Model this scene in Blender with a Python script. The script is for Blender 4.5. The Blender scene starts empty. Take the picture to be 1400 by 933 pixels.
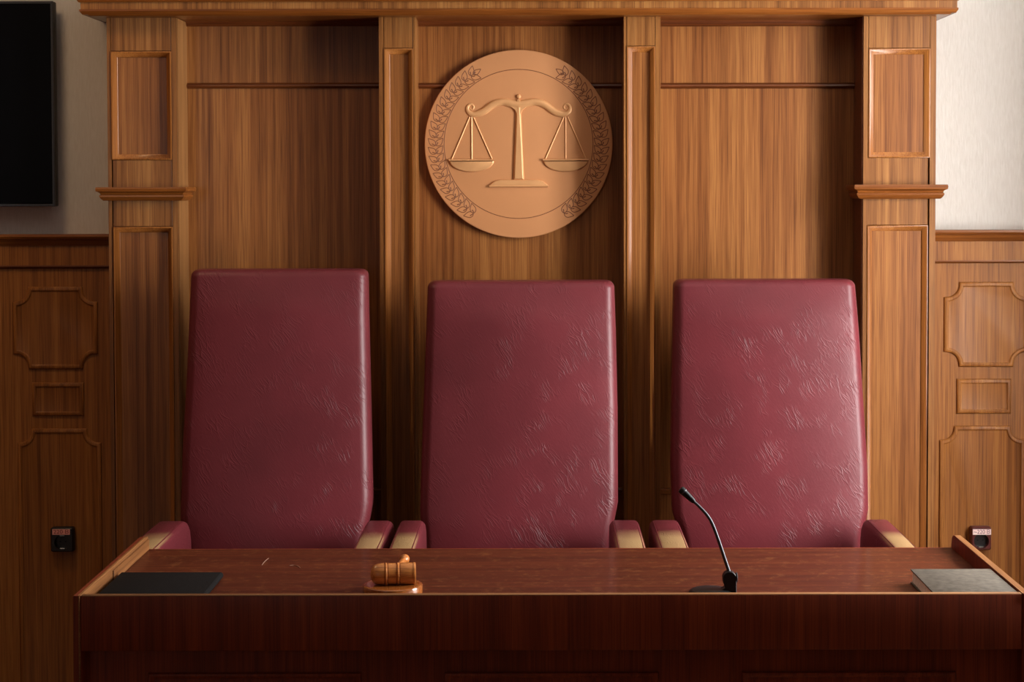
import bpy, bmesh, math, random
from mathutils import Vector, Matrix
random.seed(7)
sc = bpy.context.scene
COL = sc.collection
PI = math.pi

# ------------------------------------------------------------------ camera
F, U0, V0 = 2400.0, 740.0, 338.0
CAMZ = 1.75
MC = Matrix.Rotation(math.radians(90 - 2.0), 3, 'X') @ Matrix.Rotation(math.radians(-0.12), 3, 'Z')
cam_d = bpy.data.cameras.new('camera')
cam_d.sensor_width = 36.0
cam_d.lens = 36.0 * F / 1400
cam_d.shift_x = -(U0 - 700) / 1400
cam_d.shift_y = (V0 - 466.5) / 1400
cam_d.clip_start = 0.05
cam = bpy.data.objects.new('camera', cam_d)
COL.objects.link(cam)
cam.location = (0, 0, CAMZ)
cam.rotation_euler = MC.to_euler()
sc.camera = cam


def P(u, v, Y):
    """world x, z of the photograph's point (u, v) at depth Y"""
    d = MC @ Vector(((u - U0) / F, -(v - V0) / F, -1))
    t = Y / d.y
    return d.x * t, CAMZ + d.z * t


def PZ(u, v, z):
    """world x, y of the photograph's point (u, v) on height z"""
    d = MC @ Vector(((u - U0) / F, -(v - V0) / F, -1))
    t = (z - CAMZ) / d.z
    return d.x * t, d.y * t


def X(u, Y, v=450):
    return P(u, v, Y)[0]


def Z(v, Y, u=740):
    return P(u, v, Y)[1]


# ------------------------------------------------------------------ materials
def new_mat(name):
    m = bpy.data.materials.new(name)
    m.use_nodes = True
    nt = m.node_tree
    b = nt.nodes['Principled BSDF']
    return m, nt, b


def N(nt, typ, **kw):
    n = nt.nodes.new(typ)
    for k, v in kw.items():
        setattr(n, k, v)
    return n


def ramp(nt, stops):
    r = N(nt, 'ShaderNodeValToRGB')
    e = r.color_ramp.elements
    e[0].position, e[0].color = stops[0][0], (*stops[0][1], 1)
    e[1].position, e[1].color = stops[-1][0], (*stops[-1][1], 1)
    for p, c in stops[1:-1]:
        x = e.new(p)
        x.color = (*c, 1)
    return r


def coords(nt, scale, rnd=True):
    tc = N(nt, 'ShaderNodeTexCoord')
    mp = N(nt, 'ShaderNodeMapping')
    mp.inputs['Scale'].default_value = scale
    src = tc.outputs['Object']
    if rnd:
        oi = N(nt, 'ShaderNodeObjectInfo')
        mul = N(nt, 'ShaderNodeMath', operation='MULTIPLY')
        mul.inputs[1].default_value = 13.0
        nt.links.new(oi.outputs['Random'], mul.inputs[0])
        ad = N(nt, 'ShaderNodeVectorMath', operation='ADD')
        nt.links.new(src, ad.inputs[0])
        nt.links.new(mul.outputs[0], ad.inputs[1])
        src = ad.outputs[0]
    nt.links.new(src, mp.inputs['Vector'])
    return mp.outputs['Vector'], src


def wood(name, dark, mid, light, axis='Z', rough=0.42, coat=0.25, coat_rough=0.22, contrast=1.0, wear=None):
    m, nt, b = new_mat(name)
    L = nt.links.new

    def sc3(across, along):
        s = [across, across, across]
        s['XYZ'.index(axis)] = along
        return s
    v1, src = coords(nt, sc3(52, 0.35))
    n1 = N(nt, 'ShaderNodeTexNoise')
    n1.inputs['Scale'].default_value = 1
    n1.inputs['Detail'].default_value = 5
    n1.inputs['Roughness'].default_value = 0.62
    n1.inputs['Distortion'].default_value = 0.1
    L(v1, n1.inputs['Vector'])
    mp2 = N(nt, 'ShaderNodeMapping')
    mp2.inputs['Scale'].default_value = sc3(330, 5)
    L(src, mp2.inputs['Vector'])
    n2 = N(nt, 'ShaderNodeTexNoise')
    n2.inputs['Scale'].default_value = 1
    n2.inputs['Detail'].default_value = 3
    L(mp2.outputs[0], n2.inputs['Vector'])
    mp3 = N(nt, 'ShaderNodeMapping')
    mp3.inputs['Scale'].default_value = sc3(9, 0.5)
    L(src, mp3.inputs['Vector'])
    n3 = N(nt, 'ShaderNodeTexNoise')
    n3.inputs['Scale'].default_value = 1
    n3.inputs['Detail'].default_value = 2
    L(mp3.outputs[0], n3.inputs['Vector'])
    # n1*0.6 + n3*0.25 + n2*0.15
    a = N(nt, 'ShaderNodeMath', operation='MULTIPLY_ADD')
    a.inputs[1].default_value = 0.35
    L(n3.outputs['Fac'], a.inputs[0])
    c = N(nt, 'ShaderNodeMath', operation='MULTIPLY_ADD')
    c.inputs[1].default_value = 0.65
    L(n1.outputs['Fac'], c.inputs[0])
    L(a.outputs[0], c.inputs[2])
    a.inputs[2].default_value = 0.0
    w = 0.12 / contrast
    r = ramp(nt, [(0.5 - w, dark), (0.5, mid), (0.5 + w, light)])
    L(c.outputs[0], r.inputs['Fac'])
    pores = ramp(nt, [(0.33, (0.62, 0.55, 0.5)), (0.55, (1.06, 1.06, 1.06))])
    L(n2.outputs['Fac'], pores.inputs['Fac'])
    mx = N(nt, 'ShaderNodeMix', data_type='RGBA', blend_type='MULTIPLY')
    mx.inputs['Factor'].default_value = 0.9
    L(r.outputs['Color'], mx.inputs['A'])
    L(pores.outputs['Color'], mx.inputs['B'])
    out = mx.outputs['Result']
    rbase = rough
    if wear:
        wc, amt = wear
        nw = N(nt, 'ShaderNodeTexNoise')
        nw.inputs['Scale'].default_value = 40
        nw.inputs['Detail'].default_value = 8
        nw.inputs['Roughness'].default_value = 0.7
        L(src, nw.inputs['Vector'])
        rw = ramp(nt, [(0.53, (0, 0, 0)), (0.74, (amt, amt, amt))])
        L(nw.outputs['Fac'], rw.inputs['Fac'])
        m2 = N(nt, 'ShaderNodeMix', data_type='RGBA')
        L(rw.outputs['Color'], m2.inputs['Factor'])
        L(out, m2.inputs['A'])
        m2.inputs['B'].default_value = (*wc, 1)
        out = m2.outputs['Result']
    L(out, b.inputs['Base Color'])
    b.inputs['Roughness'].default_value = rbase
    b.inputs['Coat Weight'].default_value = coat
    b.inputs['Coat Roughness'].default_value = coat_rough
    b.inputs['Specular IOR Level'].default_value = 0.32
    bp = N(nt, 'ShaderNodeBump')
    bp.inputs['Strength'].default_value = 0.06
    bp.inputs['Distance'].default_value = 0.0006
    L(n2.outputs['Fac'], bp.inputs['Height'])
    L(bp.outputs[0], b.inputs['Normal'])
    return m


def plain(name, col, rough=0.5, metal=0.0, coat=0.0, noise=0.12, nscale=40, bump=0.0, spec=None):
    m, nt, b = new_mat(name)
    L = nt.links.new
    v, src = coords(nt, (nscale,) * 3)
    n = N(nt, 'ShaderNodeTexNoise')
    n.inputs['Scale'].default_value = 1
    n.inputs['Detail'].default_value = 4
    L(v, n.inputs['Vector'])
    lo = tuple(max(0, c * (1 - noise)) for c in col)
    hi = tuple(min(1, c * (1 + noise)) for c in col)
    r = ramp(nt, [(0.3, lo), (0.7, hi)])
    L(n.outputs['Fac'], r.inputs['Fac'])
    L(r.outputs['Color'], b.inputs['Base Color'])
    b.inputs['Roughness'].default_value = rough
    b.inputs['Metallic'].default_value = metal
    b.inputs['Coat Weight'].default_value = coat
    if spec is not None:
        b.inputs['Specular IOR Level'].default_value = spec
    if bump:
        bp = N(nt, 'ShaderNodeBump')
        bp.inputs['Strength'].default_value = bump
        bp.inputs['Distance'].default_value = 0.002
        L(n.outputs['Fac'], bp.inputs['Height'])
        L(bp.outputs[0], b.inputs['Normal'])
    return m


SAP_D, SAP_M, SAP_L = (0.155, 0.053, 0.011), (0.25, 0.097, 0.023), (0.34, 0.150, 0.042)
M_sap = wood('sapele_veneer', SAP_D, SAP_M, SAP_L)
M_sap2 = wood('sapele_panel', (0.16, 0.050, 0.011), (0.25, 0.090, 0.022), (0.335, 0.135, 0.036), rough=0.40, coat=0.3)
M_saph = wood('sapele_band', SAP_D, SAP_M, SAP_L)
M_wain = wood('wainscot_veneer', (0.21, 0.072, 0.013), (0.305, 0.112, 0.021), (0.38, 0.152, 0.033), rough=0.5, coat=0.06)
M_trim = wood('varnished_trim', (0.14, 0.038, 0.006), (0.21, 0.062, 0.009), (0.28, 0.092, 0.015), 'X', rough=0.35, coat=0.35, coat_rough=0.15, contrast=0.7)
M_trimv = wood('varnished_trim_upright', (0.22, 0.070, 0.013), (0.30, 0.105, 0.021), (0.38, 0.145, 0.032), 'Z', rough=0.38, coat=0.3, coat_rough=0.15, contrast=0.7)
M_batten_shade = wood('dark_batten_and_shade', (0.075, 0.018, 0.004), (0.12, 0.03, 0.006), (0.16, 0.045, 0.01), 'X', rough=0.4, coat=0.3, contrast=0.7)  # dark colour of the battens, reused as painted shade on other parts
M_lit_edge = wood('lit_edge_wood', (0.19, 0.08, 0.022), (0.25, 0.11, 0.032), (0.31, 0.145, 0.045), 'Z', rough=0.5, coat=0.1, contrast=0.7)  # paler tone with the window light put into it
M_bench = wood('mahogany_bench', (0.12, 0.016, 0.003), (0.185, 0.026, 0.005), (0.25, 0.042, 0.008), 'Z', rough=0.5, coat=0.04, contrast=0.8)
M_top = wood('mahogany_worktop', (0.056, 0.0095, 0.0028), (0.085, 0.016, 0.0045), (0.12, 0.026, 0.0075), 'X', rough=0.55, coat=0.16, coat_rough=0.10,
             contrast=0.8, wear=((0.26, 0.10, 0.032), 0.5))
M_top.node_tree.nodes['Principled BSDF'].inputs['Specular IOR Level'].default_value = 0.15
M_rail = wood('worn_rail_wood', (0.15, 0.055, 0.014), (0.21, 0.083, 0.023), (0.29, 0.125, 0.04), 'Y', rough=0.5, coat=0.1)
M_worn = wood('rubbed_edge_wood', (0.17, 0.07, 0.022), (0.26, 0.115, 0.04), (0.38, 0.19, 0.075), 'X', rough=0.5, coat=0.1)
M_gavel = wood('gavel_wood', (0.42, 0.135, 0.026), (0.54, 0.19, 0.042), (0.64, 0.25, 0.065), 'X', rough=0.3, coat=0.6, coat_rough=0.1, contrast=0.35)
M_block = wood('sound_block_wood', (0.22, 0.062, 0.012), (0.30, 0.09, 0.018), (0.38, 0.125, 0.028), 'X', rough=0.22, coat=0.8, coat_rough=0.06, contrast=0.6)
M_floor = wood('floor_boards', (0.10, 0.045, 0.02), (0.15, 0.07, 0.03), (0.2, 0.10, 0.045), 'X', rough=0.4)
M_copper = plain('satin_copper_board', (0.55, 0.245, 0.098), rough=0.5, metal=0.1, noise=0.03, nscale=6)
M_copper2 = plain('raised_copper', (0.68, 0.35, 0.15), rough=0.36, metal=0.25, noise=0.04, nscale=20)
M_groove = plain('engraved_line', (0.155, 0.045, 0.013), rough=0.6, noise=0.1)
M_black = plain('black_plastic', (0.007, 0.007, 0.008), rough=0.45, noise=0.2, spec=0.25)
M_screen = plain('screen_glass', (0.003, 0.003, 0.004), rough=0.3, noise=0.1, spec=0.06)
M_frame = plain('screen_bezel', (0.03, 0.032, 0.038), rough=0.35, noise=0.1)
M_metal = plain('dark_metal', (0.07, 0.07, 0.075), rough=0.42, metal=0.9, noise=0.1)
M_chrome = plain('bright_metal', (0.75, 0.73, 0.7), rough=0.25, metal=1.0, noise=0.05)
M_folio = plain('black_leatherette', (0.011, 0.010, 0.010), rough=0.8, noise=0.25, nscale=300, bump=0.3, spec=0.05)
M_book = plain('grey_book_cloth', (0.098, 0.082, 0.064), rough=0.8, noise=0.25, nscale=60, bump=0.2, spec=0.2)
M_page = plain('page_edges', (0.88, 0.78, 0.70), rough=0.8, noise=0.15, nscale=200)
M_sockd = plain('socket_black', (0.012, 0.010, 0.010), rough=0.35, noise=0.1)
M_sockr = plain('socket_maroon', (0.10, 0.022, 0.020), rough=0.3, noise=0.1, coat=0.3)
M_tagp = plain('pink_sticker', (0.92, 0.42, 0.36), rough=0.5, noise=0.04)
M_ink = plain('red_ink', (0.32, 0.05, 0.045), rough=0.6, noise=0.05)
M_ink2 = plain('violet_ink', (0.25, 0.12, 0.17), rough=0.6, noise=0.05)
M_tagw = plain('pale_sticker', (0.95, 0.74, 0.70), rough=0.4, noise=0.03)
M_white = plain('white_paint', (0.75, 0.74, 0.71), rough=0.5, noise=0.03)
M_ceil = plain('ceiling_paint', (0.62, 0.58, 0.52), rough=0.9, noise=0.03)
M_hair = plain('pale_scratch', (0.30, 0.17, 0.12), rough=0.6, noise=0.05)


def plaster():
    m, nt, b = new_mat('cream_wallpaper')
    L = nt.links.new
    v, src = coords(nt, (150, 150, 22), rnd=False)
    n = N(nt, 'ShaderNodeTexNoise')
    n.inputs['Scale'].default_value = 1
    n.inputs['Detail'].default_value = 4
    n.inputs['Distortion'].default_value = 0.6
    L(v, n.inputs['Vector'])
    r = ramp(nt, [(0.3, (0.61, 0.575, 0.53)), (0.7, (0.67, 0.64, 0.60))])
    L(n.outputs['Fac'], r.inputs['Fac'])
    L(r.outputs['Color'], b.inputs['Base Color'])
    b.inputs['Roughness'].default_value = 0.85
    bp = N(nt, 'ShaderNodeBump')
    bp.inputs['Strength'].default_value = 0.35
    bp.inputs['Distance'].default_value = 0.003
    L(n.outputs['Fac'], bp.inputs['Height'])
    L(bp.outputs[0], b.inputs['Normal'])
    return m


M_plaster = plaster()


def leather(name, col, worn=None):
    m, nt, b = new_mat(name)
    L = nt.links.new
    tc = N(nt, 'ShaderNodeTexCoord')
    own = tc.outputs['Object']
    src = coords(nt, (1, 1, 1))[1]
    # directional wrinkles: rotated, stretched, warped cells, present only in patches
    warp = N(nt, 'ShaderNodeTexNoise')
    warp.inputs['Scale'].default_value = 14
    warp.inputs['Detail'].default_value = 3
    L(src, warp.inputs['Vector'])
    sub = N(nt, 'ShaderNodeVectorMath', operation='MULTIPLY_ADD')
    sub.inputs[1].default_value = (0.035, 0.035, 0.035)
    L(warp.outputs['Color'], sub.inputs[0])
    L(src, sub.inputs[2])
    mr_ = N(nt, 'ShaderNodeMapping')
    mr_.inputs['Rotation'].default_value = (0, math.radians(-56), 0)
    L(sub.outputs[0], mr_.inputs['Vector'])
    mp = N(nt, 'ShaderNodeMapping')
    mp.inputs['Scale'].default_value = (14, 14, 105)
    L(mr_.outputs[0], mp.inputs['Vector'])
    vo = N(nt, 'ShaderNodeTexVoronoi', feature='DISTANCE_TO_EDGE')
    vo.inputs['Scale'].default_value = 1
    L(mp.outputs[0], vo.inputs['Vector'])
    crease = ramp(nt, [(0.0, (1, 1, 1)), (0.09, (0, 0, 0))])
    L(vo.outputs['Distance'], crease.inputs['Fac'])
    mk = N(nt, 'ShaderNodeTexNoise')
    mk.inputs['Scale'].default_value = 15
    mk.inputs['Detail'].default_value = 2
    L(src, mk.inputs['Vector'])
    mkr = ramp(nt, [(0.47, (0.10, 0.10, 0.10)), (0.68, (1, 1, 1))])
    L(mk.outputs['Fac'], mkr.inputs['Fac'])
    mul = N(nt, 'ShaderNodeMath', operation='MULTIPLY')
    L(crease.outputs['Color'], mul.inputs[0])
    L(mkr.outputs['Color'], mul.inputs[1])
    fine = N(nt, 'ShaderNodeTexNoise')
    fine.inputs['Scale'].default_value = 170
    fine.inputs['Detail'].default_value = 3
    L(src, fine.inputs['Vector'])
    h = N(nt, 'ShaderNodeMath', operation='MULTIPLY_ADD')
    h.inputs[1].default_value = 0.28
    L(fine.outputs['Fac'], h.inputs[0])
    L(mul.outputs[0], h.inputs[2])
    bp = N(nt, 'ShaderNodeBump')
    bp.inputs['Strength'].default_value = 0.75
    bp.inputs['Distance'].default_value = 0.0008
    L(h.outputs[0], bp.inputs['Height'])
    L(bp.outputs[0], b.inputs['Normal'])
    blot = N(nt, 'ShaderNodeTexNoise')
    blot.inputs['Scale'].default_value = 3.5
    blot.inputs['Detail'].default_value = 6
    L(src, blot.inputs['Vector'])
    r = ramp(nt, [(0.3, tuple(c * 0.82 for c in col)), (0.7, tuple(c * 1.15 for c in col))])
    L(blot.outputs['Fac'], r.inputs['Fac'])
    out = r.outputs['Color']
    if worn:
        # dye rubbed off the upper face towards the front end (object space -Y)
        geo = N(nt, 'ShaderNodeNewGeometry')
        sx = N(nt, 'ShaderNodeSeparateXYZ')
        L(geo.outputs['Normal'], sx.inputs[0])
        up = ramp(nt, [(0.45, (0, 0, 0)), (0.85, (1, 1, 1))])
        L(sx.outputs['Z'], up.inputs['Fac'])
        so = N(nt, 'ShaderNodeSeparateXYZ')
        L(own, so.inputs[0])
        wn = N(nt, 'ShaderNodeMath', operation='MULTIPLY_ADD')
        wn.inputs[1].default_value = 0.18
        L(blot.outputs['Fac'], wn.inputs[0])
        L(so.outputs['Y'], wn.inputs[2])
        mr = N(nt, 'ShaderNodeMapRange')
        mr.inputs['From Min'].default_value = -0.02
        mr.inputs['From Max'].default_value = -0.14
        L(wn.outputs[0], mr.inputs['Value'])
        mm = N(nt, 'ShaderNodeMath', operation='MULTIPLY')
        L(up.outputs['Color'], mm.inputs[0])
        L(mr.outputs[0], mm.inputs[1])
        mx = N(nt, 'ShaderNodeMix', data_type='RGBA')
        L(mm.outputs[0], mx.inputs['Factor'])
        L(out, mx.inputs['A'])
        mx.inputs['B'].default_value = (*worn, 1)
        out = mx.outputs['Result']
    L(out, b.inputs['Base Color'])
    b.inputs['Specular IOR Level'].default_value = 0.3
    b.inputs['Roughness'].default_value = 0.42
    b.inputs['Coat Weight'].default_value = 0.04
    b.inputs['Coat Roughness'].default_value = 0.3
    return m


LEATH = (0.130, 0.0195, 0.0255)
M_leather = leather('burgundy_leatherette', LEATH)
M_arm = leather('burgundy_worn_arm', LEATH, (0.34, 0.215, 0.10))

# ------------------------------------------------------------------ helpers
ORG = {}


def tag(o, label=None, cat=None, group=None, kind=None):
    for k, v in (('label', label), ('category', cat), ('group', group), ('kind', kind)):
        if v:
            o[k] = v
    return o


def thing(name, label, cat, loc, group=None, kind=None):
    o = bpy.data.objects.new(name, None)
    o.empty_display_size = 0.1
    COL.objects.link(o)
    o.location = loc
    ORG[o] = Vector(loc)
    return tag(o, label, cat, group, kind)


def obj(name, bm, mat, parent=None, smooth=35, origin=None):
    """link a bmesh given in world coordinates as ONE mesh object"""
    base = ORG[parent] if parent is not None else Vector((0, 0, 0))
    org = Vector(origin) if origin is not None else base
    bmesh.ops.translate(bm, verts=bm.verts, vec=-org)
    bmesh.ops.recalc_face_normals(bm, faces=bm.faces)
    me = bpy.data.meshes.new(name)
    bm.to_mesh(me)
    bm.free()
    for p in me.polygons:
        p.use_smooth = True
    me.set_sharp_from_angle(angle=math.radians(smooth))
    me.materials.append(mat)
    o = bpy.data.objects.new(name, me)
    COL.objects.link(o)
    o.location = org - base
    if parent is not None:
        o.parent = parent
    ORG[o] = org
    return o


def NB():
    return bmesh.new()


def box(bm, x0, x1, y0, y1, z0, z1, bev=0.0, seg=2):
    c = [(x, y, z) for x in (x0, x1) for y in (y0, y1) for z in (z0, z1)]
    vs = [bm.verts.new(p) for p in c]
    fs = [(0, 1, 3, 2), (4, 6, 7, 5), (0, 4, 5, 1), (2, 3, 7, 6), (0, 2, 6, 4), (1, 5, 7, 3)]
    faces = [bm.faces.new([vs[i] for i in f]) for f in fs]
    if bev > 0:
        ed = list({e for f in faces for e in f.edges})
        bmesh.ops.bevel(bm, geom=ed, offset=bev, segments=seg, affect='EDGES', profile=0.5)
    return bm


def area2(path):
    return sum(a[0] * b[1] - b[0] * a[1] for a, b in zip(path, path[1:] + path[:1]))


def offset_path(path, d):
    """outward offset of a closed CCW polygon with mitred corners"""
    n = len(path)
    out = []
    for i in range(n):
        p, q, r = Vector(path[i - 1]), Vector(path[i]), Vector(path[(i + 1) % n])
        e1, e2 = (q - p).normalized(), (r - q).normalized()
        n1, n2 = Vector((e1.y, -e1.x)), Vector((e2.y, -e2.x))
        m = n1 + n2
        k = m.dot(n1)
        out.append(tuple(q + m / max(k, 0.35) * d))
    return out


def rings(bm, path, profile, y, fill=True, back=False):
    """profile of (outward offset, depth towards the room) swept round a closed path in the x-z plane at depth y"""
    if area2(path) < 0:
        path = path[::-1]
    prev = None
    first = None
    for off, dep in profile:
        pp = offset_path(path, off) if off else path
        vs = [bm.verts.new((a, y - dep, b)) for a, b in pp]
        if prev:
            for i in range(len(vs)):
                j = (i + 1) % len(vs)
                bm.faces.new((prev[i], prev[j], vs[j], vs[i]))
        else:
            first = vs
        prev = vs
    if fill:
        bm.faces.new(prev)
    if back:
        bm.faces.new(first[::-1])
    return bm


def rect(x0, x1, z0, z1):
    return [(x0, z0), (x1, z0), (x1, z1), (x0, z1)]


def extrude_profile(bm, prof, x0, x1, ret=0.0, yb=None):
    """prof: list of (projection, z); front moulding from x0 to x1 with returns back to yb at both ends; projection also widens it"""
    rows = []
    rl, rr_ = ret if isinstance(ret, tuple) else (ret, ret)
    for pr, z in prof:
        y = yb[0] - pr
        pts = [(x0 - pr * rl, yb[1], z), (x0 - pr * rl, y, z), (x1 + pr * rr_, y, z), (x1 + pr * rr_, yb[1], z)]
        rows.append([bm.verts.new(p) for p in pts])
    for a, b in zip(rows, rows[1:]):
        for i in range(3):
            bm.faces.new((a[i], a[i + 1], b[i + 1], b[i]))
        bm.faces.new((a[3], a[0], b[0], b[3]))
    bm.faces.new(rows[0])
    bm.faces.new(rows[-1][::-1])
    return bm


def lathe(bm, prof, org, axis, seg=40, close=True):
    """prof (radius, distance along axis)"""
    axis = Vector(axis).normalized()
    q = Vector((0, 0, 1)).rotation_difference(axis)
    org = Vector(org)
    prev = None
    for r, h in prof:
        if r <= 1e-6:
            vs = [bm.verts.new(org + axis * h)]
        else:
            vs = [bm.verts.new(org + q @ Vector((r * math.cos(2 * PI * i / seg), r * math.sin(2 * PI * i / seg), h))) for i in range(seg)]
        if prev:
            if len(prev) == 1 and len(vs) > 1:
                for i in range(seg):
                    bm.faces.new((prev[0], vs[i], vs[(i + 1) % seg]))
            elif len(vs) == 1 and len(prev) > 1:
                for i in range(seg):
                    bm.faces.new((prev[i], prev[(i + 1) % seg], vs[0]))
            elif len(vs) > 1:
                for i in range(seg):
                    j = (i + 1) % seg
                    bm.faces.new((prev[i], prev[j], vs[j], vs[i]))
        elif len(vs) > 1 and close:
            bm.faces.new(vs[::-1])
        prev = vs
    if len(prev) > 1 and close:
        bm.faces.new(prev)
    return bm


def tube(bm, pts, rad, seg=12, cap=True):
    pts = [Vector(p) for p in pts]
    rs = rad if isinstance(rad, (list, tuple)) else [rad] * len(pts)
    prev = None
    up = None
    for i, p in enumerate(pts):
        t = (pts[min(i + 1, len(pts) - 1)] - pts[max(i - 1, 0)]).normalized()
        if up is None:
            up = t.orthogonal().normalized()
        up = (up - t * up.dot(t)).normalized()
        s = t.cross(up)
        vs = [bm.verts.new(p + (up * math.cos(2 * PI * k / seg) + s * math.sin(2 * PI * k / seg)) * rs[i]) for k in range(seg)]
        if prev:
            for k in range(seg):
                j = (k + 1) % seg
                bm.faces.new((prev[k], prev[j], vs[j], vs[k]))
        elif cap:
            bm.faces.new(vs[::-1])
        prev = vs
    if cap:
        bm.faces.new(prev)
    return bm


def catmull(pts, n=6):
    out = []
    P_ = [Vector(p) for p in pts]
    for i in range(len(P_) - 1):
        a, b, c, d = P_[max(i - 1, 0)], P_[i], P_[i + 1], P_[min(i + 2, len(P_) - 1)]
        for k in range(n):
            t = k / n
            out.append(0.5 * ((2 * b) + (c - a) * t + (2 * a - 5 * b + 4 * c - d) * t * t + (3 * b - a - 3 * c + d) * t ** 3))
    out.append(P_[-1])
    return out


def relief(bm, pts, hws, y, h, seg=6):
    """raised half-round band along 2-D points (x, z) lying on the plane at depth y"""
    pts = [Vector(p) for p in pts]
    hh = h if isinstance(h, (list, tuple)) else [h] * len(pts)
    hw = hws if isinstance(hws, (list, tuple)) else [hws] * len(pts)
    prev = None
    for i, p in enumerate(pts):
        t = (pts[min(i + 1, len(pts) - 1)] - pts[max(i - 1, 0)]).normalized()
        n = Vector((-t.y, t.x))
        vs = []
        for k in range(seg + 1):
            a = PI * k / seg
            q = p + n * math.cos(a) * hw[i]
            vs.append(bm.verts.new((q.x, y - math.sin(a) * hh[i], q.y)))
        if prev:
            for k in range(seg):
                bm.faces.new((prev[k], prev[k + 1], vs[k + 1], vs[k]))
        else:
            bm.faces.new(vs)
        prev = vs
    bm.faces.new(prev[::-1])
    return bm


def rrect(x0, x1, y0, y1, r, n=5):
    out = []
    for cx, cy, a0 in ((x1 - r, y1 - r, 0), (x0 + r, y1 - r, 90), (x0 + r, y0 + r, 180), (x1 - r, y0 + r, 270)):
        for k in range(n + 1):
            a = math.radians(a0 + 90 * k / n)
            out.append((cx + r * math.cos(a), cy + r * math.sin(a)))
    return out


# ------------------------------------------------------------------ depths
YP = 6.20     # recessed panels of the wall panelling
YF = 6.04     # faces of its pilasters
YW = 6.28     # plaster wall
YS = 6.24     # wainscot boards
FL = -0.10    # floor of the room

# ------------------------------------------------------------------ room
bm = NB(); box(bm, -5.0, 3.0, -3.6, YW + 0.12, FL - 0.1, FL)
tag(obj('floor', bm, M_floor), kind='structure')
bm = NB(); box(bm, -5.0, 3.0, -3.6, YW + 0.12, 3.3, 3.4)
tag(obj('ceiling', bm, M_ceil), kind='structure')
bm = NB(); box(bm, -5.0, 3.0, YW, YW + 0.12, FL, 3.3)
tag(obj('wall_back', bm, M_plaster), kind='structure')
bm = NB(); box(bm, -5.0, -4.9, -3.2, YW, FL, 3.3)
tag(obj('wall_left', bm, M_bench), kind='structure')
# one tall window in the right wall and one in the rear wall, both outside the picture
XR = 2.32
YB = -3.2
WIN_R = (4.0, 5.05, 0.75, 2.85)      # y0, y1, z0, z1
WIN_B = (-4.2, -2.6, 1.3, 3.0)        # x0, x1, z0, z1


def wall_with_window(name, p0, p1, w, put):
    bm = NB()
    put(bm, p0, w[0], FL, 3.3)
    put(bm, w[1], p1, FL, 3.3)
    put(bm, w[0], w[1], FL, w[2])
    put(bm, w[0], w[1], w[3], 3.3)
    tag(obj(name, bm, M_plaster), kind='structure')


wall_with_window('wall_right', YB, YW, WIN_R, lambda b, a, c, z0, z1: box(b, XR, XR + 0.3, a, c, z0, z1))
wall_with_window('wall_rear', -5.0, XR, WIN_B, lambda b, a, c, z0, z1: box(b, a, c, YB - 0.3, YB, z0, z1))
for i, (p0, p1, z0, z1) in enumerate((WIN_R, WIN_B)):
    bm = NB()
    for a, b_, c, d in ((p0, p0 + 0.06, z0, z1), (p1 - 0.06, p1, z0, z1), (p0, p1, z0, z0 + 0.06), (p0, p1, z1 - 0.06, z1),
                        ((p0 + p1) / 2 - 0.025, (p0 + p1) / 2 + 0.025, z0, z1)):
        if i == 0:
            box(bm, XR + 0.14, XR + 0.20, a, b_, c, d, 0.006)
        else:
            box(bm, a, b_, YB - 0.20, YB - 0.14, c, d, 0.006)
    tag(obj('window_%d' % (i + 1), bm, M_white), kind='structure')


# daylight: the sky outside the two windows
def daylight(name, size, loc, rot, power, col):
    L_ = bpy.data.lights.new(name, 'AREA')
    L_.shape = 'RECTANGLE'
    L_.size, L_.size_y = size
    L_.energy = power
    L_.color = col
    o = bpy.data.objects.new(name, L_)
    COL.objects.link(o)
    o.location = loc
    o.rotation_euler = rot
    return o


daylight('daylight_right', (WIN_R[3] - WIN_R[2], WIN_R[1] - WIN_R[0]), (XR + 0.34, (WIN_R[0] + WIN_R[1]) / 2, (WIN_R[2] + WIN_R[3]) / 2),
         (0, math.radians(90), 0), 278, (1.0, 0.985, 0.97))
daylight('daylight_rear', (WIN_B[1] - WIN_B[0], WIN_B[3] - WIN_B[2]), ((WIN_B[0] + WIN_B[1]) / 2, YB - 0.34, (WIN_B[2] + WIN_B[3]) / 2),
         (math.radians(90), 0, 0), 14, (1.0, 0.92, 0.84))
# warm ceiling lamp above and behind the photographer's left
L_ = bpy.data.lights.new('ceiling_lamp', 'AREA')
L_.shape = 'DISK'
L_.size = 0.5
L_.energy = 10
L_.color = (1.0, 0.63, 0.33)
lo = bpy.data.objects.new('ceiling_lamp', L_)
COL.objects.link(lo)
lo.location = (-1.9, 5.0, 3.22)
w = bpy.data.worlds.new('world')
sc.world = w
w.use_nodes = True
w.node_tree.nodes['Background'].inputs['Color'].default_value = (1.0, 0.90, 0.78, 1)
w.node_tree.nodes['Background'].inputs['Strength'].default_value = 0.02

# ------------------------------------------------------------------ wall panelling behind the chairs
pan = thing('wall_panelling', 'tall brown wooden wall panelling with pilasters and cornice behind the chairs', 'wall panelling',
            (X(713, YP), YP, FL))
xl, xr = X(148, YF, 265), X(1279, YF, 265)
zc = Z(24, YF, 713)           # underside of cornice at the pilaster faces
BAYS = [(X(253, YP), X(520, YF)), (X(572, YP), X(850, YF)), (X(901, YP), X(1178, YF))]
ztop = zc + 0.08

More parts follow.
